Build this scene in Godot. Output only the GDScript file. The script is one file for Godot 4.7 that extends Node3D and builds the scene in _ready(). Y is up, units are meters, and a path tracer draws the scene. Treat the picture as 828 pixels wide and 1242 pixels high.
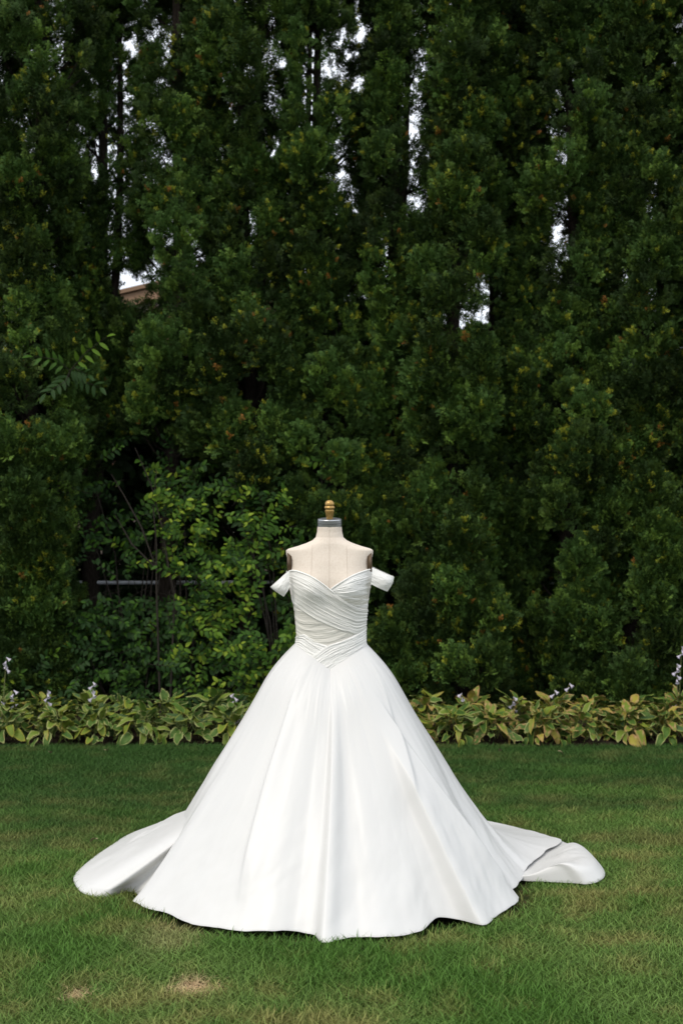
extends Node3D
# A wedding gown on a dress form, on a lawn before a hosta bed and a tall arborvitae hedge.

const FORM_X := -0.044
const FORM_Z := -5.75
const FORM_D := 5.75

var rng := RandomNumberGenerator.new()
var noise := FastNoiseLite.new()
var taken := {}
var M := {}


# ------------------------------------------------------------------ mesh building
class Geo:
	var v := PackedVector3Array()
	var c := PackedColorArray()
	var i := PackedInt32Array()
	var hue := Color.WHITE

	func add(p: Vector3) -> int:
		v.append(p)
		c.append(hue)
		return v.size() - 1

	func tri(a: Vector3, b: Vector3, d: Vector3) -> void:
		var k := add(a)
		add(b)
		add(d)
		i.append_array(PackedInt32Array([k, k + 1, k + 2]))

	func quad(a: Vector3, b: Vector3, d: Vector3, e: Vector3) -> void:
		var k := add(a)
		add(b)
		add(d)
		add(e)
		i.append_array(PackedInt32Array([k, k + 1, k + 2, k, k + 2, k + 3]))

	# points in rows of nu, nv rows
	func grid(p: PackedVector3Array, nu: int, nv: int, closed := false, cols := PackedColorArray()) -> void:
		var k := v.size()
		v.append_array(p)
		if cols.size() == p.size():
			c.append_array(cols)
		else:
			var f := PackedColorArray()
			f.resize(p.size())
			f.fill(hue)
			c.append_array(f)
		for r in nv - 1:
			for u in (nu if closed else nu - 1):
				var u2 := (u + 1) % nu
				var a := k + r * nu + u
				var b := k + r * nu + u2
				var d := k + (r + 1) * nu + u2
				var e := k + (r + 1) * nu + u
				i.append_array(PackedInt32Array([a, b, d, a, d, e]))

	func tube(path: Array, radii: Array, sides := 6) -> void:
		var p := PackedVector3Array()
		for k in path.size():
			var t: Vector3 = (path[mini(k + 1, path.size() - 1)] - path[maxi(k - 1, 0)]).normalized()
			var a := t.cross(Vector3(0.31, 0.2, 0.93)).normalized()
			if a.length() < 0.1:
				a = t.cross(Vector3.RIGHT).normalized()
			var b := t.cross(a)
			for s in sides:
				var w := TAU * s / sides
				p.append(path[k] + (a * cos(w) + b * sin(w)) * radii[k])
		grid(p, sides, path.size(), true)

	func lathe(prof: Array, sides := 32, at := Vector3.ZERO) -> void:
		var p := PackedVector3Array()
		for q in prof:
			for s in sides:
				var w := TAU * s / sides
				p.append(at + Vector3(q.x * cos(w), q.y, q.x * sin(w)))
		grid(p, sides, prof.size(), true)

	func box(lo: Vector3, hi: Vector3) -> void:
		var a := Vector3(lo.x, lo.y, hi.z)
		var b := Vector3(hi.x, lo.y, hi.z)
		var d := Vector3(hi.x, hi.y, hi.z)
		var e := Vector3(lo.x, hi.y, hi.z)
		var f := Vector3(lo.x, lo.y, lo.z)
		var g := Vector3(hi.x, lo.y, lo.z)
		var h := Vector3(hi.x, hi.y, lo.z)
		var j := Vector3(lo.x, hi.y, lo.z)
		quad(e, d, b, a)
		quad(h, j, f, g)
		quad(j, e, a, f)
		quad(d, h, g, b)
		quad(j, h, d, e)
		quad(a, b, g, f)

	func done() -> ArrayMesh:
		var n := PackedVector3Array()
		n.resize(v.size())
		for t in range(0, i.size(), 3):
			var x := v[i[t]]
			var f := (v[i[t + 2]] - x).cross(v[i[t + 1]] - x)
			n[i[t]] += f
			n[i[t + 1]] += f
			n[i[t + 2]] += f
		for k in n.size():
			n[k] = n[k].normalized() if n[k].length_squared() > 1e-20 else Vector3.UP
		var arr := []
		arr.resize(Mesh.ARRAY_MAX)
		arr[Mesh.ARRAY_VERTEX] = v
		arr[Mesh.ARRAY_NORMAL] = n
		arr[Mesh.ARRAY_COLOR] = c
		arr[Mesh.ARRAY_INDEX] = i
		var m := ArrayMesh.new()
		m.add_surface_from_arrays(Mesh.PRIMITIVE_TRIANGLES, arr)
		return m


func numbered(called: String) -> String:
	var k: int = taken.get(called, 0)
	taken[called] = k + 1
	return called if k == 0 else "%s_%03d" % [called, k]


func tag(o: Node, label: String, category: String, group := "") -> void:
	o.set_meta("label", label)
	o.set_meta("category", category)
	if group:
		o.set_meta("group", group)


func thing(called: String, label: String, category: String, at := Vector3.ZERO, group := "") -> Node3D:
	var o := Node3D.new()
	o.name = numbered(called)
	add_child(o)
	o.position = at
	tag(o, label, category, group)
	return o


func put(called: String, mesh: Mesh, mat: Material, parent: Node3D, xf := Transform3D()) -> MeshInstance3D:
	var o := MeshInstance3D.new()
	o.name = called
	o.mesh = mesh
	o.material_override = mat
	o.transform = xf
	parent.add_child(o, true)
	return o


func structure(called: String, mesh: Mesh, mat: Material) -> MeshInstance3D:
	var o := put(called, mesh, mat, self)
	o.set_meta("kind", "structure")
	return o


func scatter(called: String, mesh: Mesh, mat: Material, parent: Node3D, xfs: Array, cols: Array) -> MultiMeshInstance3D:
	var mm := MultiMesh.new()
	mm.transform_format = MultiMesh.TRANSFORM_3D
	mm.use_colors = true
	mm.mesh = mesh
	mm.instance_count = xfs.size()
	for k in xfs.size():
		mm.set_instance_transform(k, xfs[k])
		mm.set_instance_color(k, cols[k])
	var o := MultiMeshInstance3D.new()
	o.name = called
	o.multimesh = mm
	o.material_override = mat
	o.set_meta("kind", "stuff")
	parent.add_child(o, true)
	return o


func sheet(x0: float, x1: float, z0: float, z1: float, y: float, nx := 2, nz := 2) -> ArrayMesh:
	var g := Geo.new()
	var p := PackedVector3Array()
	for k in nz:
		for j in nx:
			p.append(Vector3(lerpf(x0, x1, j / float(nx - 1)), y, lerpf(z0, z1, k / float(nz - 1))))
	g.grid(p, nx, nz)
	return g.done()


# a point of the photograph (828 x 1242) at a depth from the camera
func at(px: float, py: float, d: float) -> Vector3:
	return Vector3((px - 414.0) / 1725.0 * d, 1.5 - (py - 621.0) / 1725.0 * d, -d)


func table(t: Array, x: float) -> float:
	if x <= t[0][0]:
		return t[0][1]
	for k in range(1, t.size()):
		if x <= t[k][0]:
			var f: float = (x - t[k - 1][0]) / (t[k][0] - t[k - 1][0])
			var a: float = t[k - 1][1]
			var b: float = t[k][1]
			var before: float = t[maxi(k - 2, 0)][1]
			var after: float = t[mini(k + 1, t.size() - 1)][1]
			return cubic_interpolate(a, b, clampf(before, minf(a, b) - absf(b - a), maxf(a, b) + absf(b - a)), clampf(after, minf(a, b) - absf(b - a), maxf(a, b) + absf(b - a)), f)
	return t[-1][1]


func linear_table(t: Array, x: float) -> float:
	for k in range(1, t.size()):
		if x <= t[k][0]:
			return lerpf(t[k - 1][1], t[k][1], clampf((x - t[k - 1][0]) / (t[k][0] - t[k - 1][0]), 0, 1))
	return t[-1][1]


func along(pts: Array, s: float) -> Vector2:
	var total := 0.0
	for k in pts.size() - 1:
		total += pts[k].distance_to(pts[k + 1])
	var want := s * total
	for k in pts.size() - 1:
		var l: float = pts[k].distance_to(pts[k + 1])
		if want <= l or k == pts.size() - 2:
			var b: Vector2 = pts[maxi(k - 1, 0)]
			var e: Vector2 = pts[mini(k + 2, pts.size() - 1)]
			return pts[k].cubic_interpolate(pts[k + 1], b, e, clampf(want / l, 0, 1))
		want -= l
	return pts[-1]


func flat(called: String, c: Color, rough := 0.8, metal := 0.0, spec := 0.5, vertex := false) -> StandardMaterial3D:
	var m := StandardMaterial3D.new()
	m.resource_name = called
	m.albedo_color = c.linear_to_srgb()
	m.roughness = rough
	m.metallic = metal
	m.metallic_specular = spec
	m.vertex_color_use_as_albedo = vertex
	M[called] = m
	return m


func noise_tex(freq: float, sd: int, size := 512, octaves := 4, normal := false, strength := 4.0) -> NoiseTexture2D:
	var t := NoiseTexture2D.new()
	t.width = size
	t.height = size
	t.seamless = true
	var n := FastNoiseLite.new()
	n.seed = sd
	n.frequency = freq
	n.fractal_octaves = octaves
	t.noise = n
	t.as_normal_map = normal
	t.bump_strength = strength
	return t


func ramp_tex(freq: float, sd: int, stops: Array, size := 512, octaves := 4) -> NoiseTexture2D:
	var t := noise_tex(freq, sd, size, octaves)
	var g := Gradient.new()
	var offs := PackedFloat32Array()
	var cols := PackedColorArray()
	for s in stops:
		offs.append(s[0])
		cols.append(Color(s[1]).linear_to_srgb())
	g.offsets = offs
	g.colors = cols
	t.color_ramp = g
	return t


func materials() -> void:
	var m := flat("satin", Color(0.665, 0.655, 0.635), 0.42, 0, 0.5)
	m.uv1_triplanar = true
	m.uv1_scale = Vector3(5, 5, 5)
	m.normal_enabled = true
	m.normal_scale = 0.07
	m.normal_texture = noise_tex(0.012, 5, 512, 3, true, 6.0)
	m = flat("chiffon", Color(0.835, 0.82, 0.78), 0.75, 0, 0.35, true)
	m.uv1_triplanar = true
	m.uv1_scale = Vector3(30, 30, 30)
	m.normal_enabled = true
	m.normal_scale = 0.25
	m.normal_texture = noise_tex(0.05, 9, 256, 3, true, 6.0)
	m = flat("linen", Color.WHITE, 0.9, 0, 0.3)
	m.uv1_triplanar = true
	m.uv1_scale = Vector3(9, 9, 9)
	m.albedo_texture = ramp_tex(0.02, 3, [[0.0, Color(0.66, 0.56, 0.46)], [0.5, Color(0.72, 0.63, 0.53)], [1.0, Color(0.76, 0.68, 0.58)]])
	m.normal_enabled = true
	m.normal_scale = 0.2
	m.normal_texture = noise_tex(0.2, 4, 256, 2, true, 4.0)
	flat("seam", Color(0.56, 0.47, 0.38), 0.9)
	m = flat("steel", Color(0.52, 0.53, 0.54), 0.32, 1.0)
	flat("cap_top", Color(0.16, 0.165, 0.17), 0.5, 0.6)
	flat("iron", Color(0.05, 0.045, 0.04), 0.5, 0.8)
	flat("arm_plate", Color(0.10, 0.065, 0.035), 0.45, 0.3)
	m = flat("brass_wood", Color.WHITE, 0.33, 0.6)
	m.uv1_triplanar = true
	m.uv1_scale = Vector3(30, 8, 30)
	m.albedo_texture = ramp_tex(0.03, 31, [[0.0, Color(0.30, 0.17, 0.045)], [0.5, Color(0.5, 0.31, 0.10)], [1.0, Color(0.6, 0.40, 0.15)]], 256)
	m = flat("leaf", Color(1, 1, 1), 0.55, 0, 0.28, true)
	m.backlight_enabled = true
	m.backlight = Color(0.45, 0.45, 0.45)
	m = flat("frond", Color(1, 1, 1), 0.65, 0, 0.3, true)
	m.backlight_enabled = true
	m.backlight = Color(0.3, 0.3, 0.3)
	m = flat("grass", Color(1, 1, 1), 0.6, 0, 0.3, true)
	m.backlight_enabled = true
	m.backlight = Color(0.5, 0.5, 0.5)
	m = flat("bark", Color.WHITE, 0.95, 0, 0.2)
	m.uv1_triplanar = true
	m.uv1_scale = Vector3(6, 1.2, 6)
	m.albedo_texture = ramp_tex(0.03, 12, [[0.0, Color(0.014, 0.011, 0.009)], [0.5, Color(0.03, 0.024, 0.019)], [1.0, Color(0.06, 0.05, 0.042)]])
	m.normal_enabled = true
	m.normal_texture = noise_tex(0.03, 12, 512, 4, true, 10.0)
	m = flat("twig", Color(0.04, 0.034, 0.028), 0.9, 0, 0.2)
	m = flat("turf", Color.WHITE, 1.0, 0, 0.1)
	m.uv1_triplanar = true
	m.uv1_world_triplanar = true
	m.uv1_scale = Vector3(0.7, 0.7, 0.7)
	m.albedo_texture = ramp_tex(0.03, 21, [[0.0, Color(0.02, 0.028, 0.01)], [0.5, Color(0.04, 0.045, 0.017)], [0.75, Color(0.085, 0.07, 0.03)], [1.0, Color(0.14, 0.11, 0.05)]], 512, 5)
	m = flat("soil", Color.WHITE, 1.0, 0, 0.1)
	m.uv1_triplanar = true
	m.uv1_world_triplanar = true
	m.uv1_scale = Vector3(1.5, 1.5, 1.5)
	m.albedo_texture = ramp_tex(0.05, 22, [[0.0, Color(0.012, 0.009, 0.007)], [0.5, Color(0.03, 0.022, 0.016)], [1.0, Color(0.07, 0.05, 0.035)]], 512, 5)
	m.normal_enabled = true
	m.normal_texture = noise_tex(0.06, 22, 512, 4, true, 12.0)
	m = flat("galvanised", Color(0.5, 0.52, 0.55), 0.5, 0.25)
	m = flat("brick", Color(1, 1, 1), 0.9, 0, 0.2, true)
	m.uv1_triplanar = true
	m.uv1_world_triplanar = true
	m.uv1_scale = Vector3(5, 5, 5)
	m.albedo_texture = ramp_tex(0.06, 41, [[0.0, Color(0.6, 0.6, 0.6)], [0.6, Color(0.9, 0.9, 0.9)], [1.0, Color(1, 1, 1)]], 256)
	flat("mortar", Color(0.22, 0.19, 0.165), 0.95, 0, 0.2)
	flat("rake_board", Color(0.36, 0.22, 0.135), 0.7)
	flat("louvre_paint", Color(0.28, 0.2, 0.17), 0.6)
	flat("roofing", Color(0.30, 0.19, 0.12), 0.9)
	flat("petal", Color(0.72, 0.68, 0.76), 0.6, 0, 0.3)
	M.petal.albedo_color = Color(0.58, 0.54, 0.62).linear_to_srgb()
	M.petal.backlight_enabled = true
	M.petal.backlight = Color(0.4, 0.4, 0.4)


# ------------------------------------------------------------------ the scene
func _ready() -> void:
	var cam := Camera3D.new()
	cam.name = "camera"
	cam.position = Vector3(0, 1.5, 0)
	cam.fov = rad_to_deg(2.0 * atan(621.0 / 1725.0))
	cam.near = 0.1
	cam.far = 400.0
	var lens := CameraAttributesPhysical.new()
	lens.frustum_focal_length = 50.0
	lens.frustum_focus_distance = 5.3
	lens.exposure_aperture = 4.5
	cam.attributes = lens
	add_child(cam)
	cam.fov = rad_to_deg(2.0 * atan(621.0 / 1725.0))
	cam.current = true

	var env := Environment.new()
	var sky := Sky.new()
	var ps := ProceduralSkyMaterial.new()
	ps.sky_top_color = Color(0.95, 0.97, 1.0)
	ps.sky_horizon_color = Color(0.86, 0.89, 0.93)
	ps.sky_curve = 0.25
	ps.ground_horizon_color = Color(0.3, 0.33, 0.25)
	ps.ground_bottom_color = Color(0.2, 0.24, 0.15)
	ps.sun_angle_max = 1.0
	sky.sky_material = ps
	env.background_mode = Environment.BG_SKY
	env.sky = sky
	env.background_energy_multiplier = 1.0
	env.tonemap_mode = Environment.TONE_MAPPER_LINEAR
	env.tonemap_exposure = 1.42
	env.sdfgi_enabled = true
	env.ssao_enabled = true
	env.ssil_enabled = true
	var we := WorldEnvironment.new()
	we.name = "world"
	we.environment = env
	add_child(we)

	var sun := DirectionalLight3D.new()
	sun.name = "overcast_sun"
	sun.light_energy = 0.4
	sun.light_color = Color(1.0, 0.975, 0.94)
	sun.light_angular_distance = 26.0
	sun.shadow_enabled = true
	add_child(sun)
	sun.look_at_from_position(Vector3(-3.2, 6, 3.6), Vector3.ZERO)

	rng.seed = 20240611
	noise.seed = 7
	noise.frequency = 1.0
	noise.fractal_octaves = 3
	materials()

	structure("ground", sheet(-150, 150, -250, 60, -0.03), M.turf)
	structure("lawn", sheet(-9, 9, -9.02, 3, 0.0), M.turf)
	structure("planting_bed", bed_sheet(), M.soil)
	house()
	fence()
	hedge()
	added_thicket()
	shrubs()
	hostas()
	fallen_leaves()
	dress_form()
	gown()
	lawn_grass()


func bed_sheet() -> ArrayMesh:
	var g := Geo.new()
	var p := PackedVector3Array()
	var nx := 90
	var nz := 24
	for k in nz:
		for j in nx:
			var x := lerpf(-9.0, 9.0, j / float(nx - 1))
			var z := lerpf(-8.98, -13.5, k / float(nz - 1))
			var y := 0.004 if k == 0 else 0.03 + 0.035 * noise.get_noise_2d(x * 3.0, z * 3.0)
			if k == 0:
				z += 0.03 * noise.get_noise_2d(x * 4.0, 3.0)
			p.append(Vector3(x, y, z))
	g.grid(p, nx, nz)
	return g.done()


# ------------------------------------------------------------------ house behind the hedge
func roof_height(x: float) -> float:
	return 4.32 - 0.235 * absf(x + 1.62)


func house() -> void:
	var z := -17.0
	var x0 := -3.05
	var x1 := 5.4
	var o := thing("brick_house", "brown brick house with a sloping gable edge behind the tall evergreens", "house", Vector3(0, 0, z))
	var g := Geo.new()
	# gable wall with thickness
	for zz in [0.0, -7.0]:
		g.quad(Vector3(x0, 0, zz), Vector3(x0, roof_height(x0), zz), Vector3(-1.62, roof_height(-1.62), zz), Vector3(-1.62, 0, zz))
		g.quad(Vector3(-1.62, 0, zz), Vector3(-1.62, roof_height(-1.62), zz), Vector3(x1, roof_height(x1), zz), Vector3(x1, 0, zz))
	g.quad(Vector3(x0, 0, 0), Vector3(x0, 0, -7), Vector3(x0, roof_height(x0), -7), Vector3(x0, roof_height(x0), 0))
	g.quad(Vector3(x1, 0, 0), Vector3(x1, 0, -7), Vector3(x1, roof_height(x1), -7), Vector3(x1, roof_height(x1), 0))
	var wall := put("wall", g.done(), M.mortar, o)
	# roof
	var r := Geo.new()
	for side in [[x0 - 0.12, -1.62], [-1.62, x1 + 0.12]]:
		var p := PackedVector3Array()
		for zz in [0.1, -7.1]:
			for x in side:
				p.append(Vector3(x, roof_height(x) + 0.012, zz))
		r.quad(p[0], p[1], p[3], p[2])
		var up := Vector3(0, 0.05, 0)
		r.quad(p[0] + up, p[1] + up, p[3] + up, p[2] + up)
		r.quad(p[0], p[1], p[1] + up, p[0] + up)
		r.quad(p[2], p[3], p[3] + up, p[2] + up)
	var roof := put("roof", r.done(), M.roofing, o)
	# rake boards along the gable
	for side in [[x0 - 0.1, -1.62], [-1.62, x1 + 0.1]]:
		var b := Geo.new()
		var a := Vector3(side[0], roof_height(side[0]), 0.02)
		var e := Vector3(side[1], roof_height(side[1]), 0.02)
		var dn := Vector3(0, -0.15, 0)
		var fw := Vector3(0, 0, 0.04)
		b.quad(a + fw, e + fw, e + dn + fw, a + dn + fw)
		b.quad(a, e, e + fw, a + fw)
		b.quad(a + dn, e + dn, e + dn + fw, a + dn + fw)
		put("rake_board", b.done(), M.rake_board, roof)
	# bricks, course by course; the ones nearest the gaps are parts
	var bm := []
	for k in 5:
		var t := Geo.new()
		var f := rng.randf_range(0.75, 1.2)
		t.hue = Color(0.24 * f, 0.115 * f, 0.075 * f).lerp(Color(0.25, 0.17, 0.13), rng.randf() * 0.6)
		t.box(Vector3(-0.1, -0.032, -0.01), Vector3(0.1, 0.032, 0.014 + 0.002 * k))
		bm.append(t.done())
	var rest := []
	var cols := []
	var named := 0
	var row := 0
	var y := 1.6
	while y < 4.3:
		var x := x0 + 0.11 + (0.105 if row % 2 else 0.0)
		while x < x1 - 0.1:
			if y < minf(roof_height(x - 0.1), roof_height(x + 0.1)) - 0.19 and not (absf(x - 2.55) < 0.36 and absf(y - 2.74) < 0.32):
				var xf := Transform3D(Basis(), Vector3(x, y, rng.randf_range(-0.002, 0.003)))
				if named < 280 and x < -0.4 and y > 3.1:
					put("brick", bm[rng.randi() % 5], M.brick, wall, xf)
					named += 1
				else:
					rest.append(xf)
					var f := rng.randf_range(0.75, 1.2)
					cols.append(Color(f, f, f))
			x += 0.21
		y += 0.075
		row += 1
	scatter("brickwork", bm[2], M.brick, wall, rest, cols)
	# louvred vent in the gable
	var frame := Geo.new()
	for q in [[-0.34, -0.3, 0.34, -0.26], [-0.34, 0.26, 0.34, 0.3], [-0.34, -0.26, -0.3, 0.26], [0.3, -0.26, 0.34, 0.26]]:
		frame.box(Vector3(2.55 + q[0], 2.74 + q[1], 0.003), Vector3(2.55 + q[2], 2.74 + q[3], 0.05))
	var vent := put("louvre_vent", frame.done(), M.louvre_paint, o)
	var sl := Geo.new()
	sl.quad(Vector3(-0.3, 0.02, 0.006), Vector3(0.3, 0.02, 0.006), Vector3(0.3, -0.015, 0.04), Vector3(-0.3, -0.015, 0.04))
	sl.quad(Vector3(-0.3, -0.015, 0.04), Vector3(0.3, -0.015, 0.04), Vector3(0.3, -0.023, 0.04), Vector3(-0.3, -0.023, 0.04))
	var slm := sl.done()
	for k in 10:
		put("slat", slm, M.louvre_paint, vent, Transform3D(Basis(), Vector3(2.55, 2.51 + 0.05 * k, 0)))


func fence() -> void:
	var o := thing("chain_link_fence", "grey galvanised fence rail crossing the dark gap in the hedge", "fence", Vector3(0, 0, -10.95))
	var g := Geo.new()
	g.tube([Vector3(-4.4, 0.955, 0), Vector3(4.4, 0.96, 0)], [0.016, 0.016], 10)
	put("top_rail", g.done(), M.galvanised, o)
	for k in 5:
		var q := Geo.new()
		q.lathe([Vector2(0.03, 0), Vector2(0.03, 0.95), Vector2(0.034, 0.955), Vector2(0.034, 0.975), Vector2(0.018, 1.0), Vector2(0.0005, 1.005)], 10, Vector3(-4.3 + 2.15 * k, 0, -0.055))
		put("post", q.done(), M.galvanised, o)


# ------------------------------------------------------------------ the evergreens
# openings in the row where the foliage is thin: centre and half size in metres on the row's own plane, strength
const GAPS := [
	[146, 80, 18, 60, 0.68], [150, 180, 46, 46, 0.64], [192, 112, 14, 20, 0.7], [165, 60, 30, 40, 0.4], [110, 130, 26, 60, 0.4], [112, 170, 22, 30, 0.55], [142, 285, 16, 50, 0.74], [158, 357, 24, 12, 1.0], [150, 338, 22, 14, 1.0], [172, 343, 16, 8, 1.0],
	[140, 22, 18, 30, 0.6], [268, 60, 10, 22, 0.8], [262, 172, 12, 22, 0.6], [285, 145, 10, 16, 0.6], [335, 90, 14, 50, 0.85], [330, 150, 14, 50, 0.6], [378, 95, 12, 60, 0.85], [300, 272, 12, 26, 0.75],
	[330, 178, 12, 18, 0.8], [508, 40, 16, 50, 0.85], [497, 130, 14, 50, 0.8], [510, 190, 16, 70, 0.72], [500, 250, 16, 26, 0.7], [575, 80, 16, 24, 0.6], [425, 232, 14, 26, 0.7], [440, 345, 16, 26, 0.6],
	[472, 300, 9, 40, 0.7], [593, 362, 8, 40, 1.0], [584, 392, 6, 18, 0.9], [683, 285, 12, 26, 0.8], [675, 325, 11, 40, 0.72], [678, 150, 10, 40, 0.65], [682, 110, 10, 30, 0.7], [772, 90, 13, 24, 0.7],
	[772, 206, 10, 22, 0.65], [785, 270, 12, 24, 0.6], [788, 350, 14, 30, 0.6], [735, 430, 9, 14, 0.6], [690, 440, 14, 14, 0.5], [815, 460, 8, 14, 0.7], [589, 405, 9, 12, 0.9], [672, 497, 8, 11, 1.0],
	[165, 422, 22, 6, 0.5], [520, 90, 12, 40, 0.6], [540, 60, 10, 20, 0.5], [600, 180, 10, 18, 0.6], [640, 60, 9, 20, 0.5], [720, 40, 10, 20, 0.5], [705, 200, 9, 30, 0.6], [738, 160, 10, 16, 0.5], [800, 130, 10, 20, 0.5], [100, 90, 14, 24, 0.5], [90, 230, 12, 20, 0.45], [225, 60, 10, 20, 0.5],
	# the dark hollow with the fence rail, low on the left
	[168, 700, 72, 165, 1.0], [210, 640, 90, 90, 0.9], [330, 760, 95, 120, 0.9],
]


func openness(p: Vector3) -> float:
	var px := 414.0 + p.x / 0.006145
	var py := 621.0 - (p.y - 1.5) / 0.006145
	var keep := 1.0
	for q in GAPS:
		var dx: float = (px - q[0]) / q[2]
		var dy: float = (py - q[1]) / q[3]
		var r := dx * dx + dy * dy
		if r < 1.7:
			keep *= 1.0 - q[4] * clampf((1.7 - r) / 0.7, 0, 1)
	return keep


func spray_mesh(sd: int) -> ArrayMesh:
	# three small flat fans of scaly twigs on one branchlet
	var g := Geo.new()
	var r := RandomNumberGenerator.new()
	r.seed = sd
	var low := Color(0.18, 0.2, 0.2)  # pale new tips, with highlights and crevice shade painted into the twig colour
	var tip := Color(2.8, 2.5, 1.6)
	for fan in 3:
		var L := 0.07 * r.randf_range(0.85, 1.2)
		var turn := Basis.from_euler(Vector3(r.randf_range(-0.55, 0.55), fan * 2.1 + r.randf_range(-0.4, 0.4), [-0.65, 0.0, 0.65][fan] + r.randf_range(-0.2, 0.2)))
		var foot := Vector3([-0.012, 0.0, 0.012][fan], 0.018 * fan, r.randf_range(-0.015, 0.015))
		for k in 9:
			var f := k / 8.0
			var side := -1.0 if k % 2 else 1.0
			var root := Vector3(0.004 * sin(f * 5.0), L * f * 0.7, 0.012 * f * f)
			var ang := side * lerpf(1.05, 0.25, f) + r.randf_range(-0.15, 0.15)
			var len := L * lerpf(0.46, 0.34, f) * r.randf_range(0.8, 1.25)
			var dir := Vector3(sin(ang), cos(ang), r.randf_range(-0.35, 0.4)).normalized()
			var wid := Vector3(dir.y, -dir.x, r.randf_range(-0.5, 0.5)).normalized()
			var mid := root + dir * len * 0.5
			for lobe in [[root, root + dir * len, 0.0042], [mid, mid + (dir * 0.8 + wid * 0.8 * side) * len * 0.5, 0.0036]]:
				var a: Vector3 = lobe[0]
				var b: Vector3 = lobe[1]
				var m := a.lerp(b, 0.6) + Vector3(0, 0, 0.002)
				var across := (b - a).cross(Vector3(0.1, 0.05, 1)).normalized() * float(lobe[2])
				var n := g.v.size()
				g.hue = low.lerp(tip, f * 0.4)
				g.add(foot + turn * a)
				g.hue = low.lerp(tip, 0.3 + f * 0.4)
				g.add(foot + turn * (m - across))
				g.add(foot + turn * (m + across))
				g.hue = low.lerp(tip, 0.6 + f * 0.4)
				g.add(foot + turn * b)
				g.i.append_array(PackedInt32Array([n, n + 1, n + 2, n + 1, n + 3, n + 2]))
	return g.done()


func hedge() -> void:
	var sprays := [spray_mesh(1), spray_mesh(2), spray_mesh(3)]
	var rows := [
		# x in the photo, depth, height, radius, lowest foliage, label
		[-235, 10.7, 7.0, 0.5, 0.1, "arborvitae just beyond the left edge of the picture"],
		[-95, 10.65, 7.1, 0.52, 0.1, "arborvitae at the very left edge with dense dark foliage"],
		[38, 10.55, 7.3, 0.56, 0.05, "dense dark arborvitae with bulging foliage left of the largest sky gap"],
		[112, 10.95, 7.1, 0.4, 2.1, "dark slender arborvitae bordering the left side of the largest sky gap"],
		[205, 10.75, 7.2, 0.53, 1.6, "thin arborvitae above the fence rail with sky showing through both sides"],
		[304, 10.8, 7.0, 0.47, 1.2, "narrow dark arborvitae behind the leafy shrub, left of the dress form"],
		[394, 10.7, 6.9, 0.42, 0.5, "arborvitae directly behind the dress form with a thin trunk showing near its top"],
		[486, 10.8, 7.2, 0.44, 0.1, "arborvitae with a straight dark bare trunk exposed beside a tall sky slit"],
		[556, 10.6, 7.1, 0.42, 0.1, "yellow tipped arborvitae between the bare trunk and the small clear sky opening"],
		[608, 10.85, 7.0, 0.36, 0.1, "arborvitae whose dark trunk borders the small clear sky opening at mid height"],
		[692, 10.7, 7.2, 0.46, 0.1, "arborvitae in front of the slatted house vent right of the gown"],
		[765, 10.6, 7.1, 0.46, 0.1, "arborvitae with dark crown second from the right edge of the picture"],
		[858, 10.65, 7.2, 0.52, 0.1, "dense arborvitae filling the right edge of the picture"],
		[985, 10.6, 7.0, 0.52, 0.1, "arborvitae just beyond the right edge of the picture"],
		[1110, 10.65, 7.1, 0.52, 0.1, "arborvitae standing well beyond the right edge of the picture"],
	]
	for k in rows.size():
		var q: Array = rows[k]
		var base := Vector3((q[0] - 414.0) / 1725.0 * q[1], 0, -q[1])
		var o := thing("arborvitae_tree", q[5], "tree", base, "tall arborvitae trees of the hedge")
		tree(o, q[2], q[3], q[4], sprays[k % 3], k)


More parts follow.
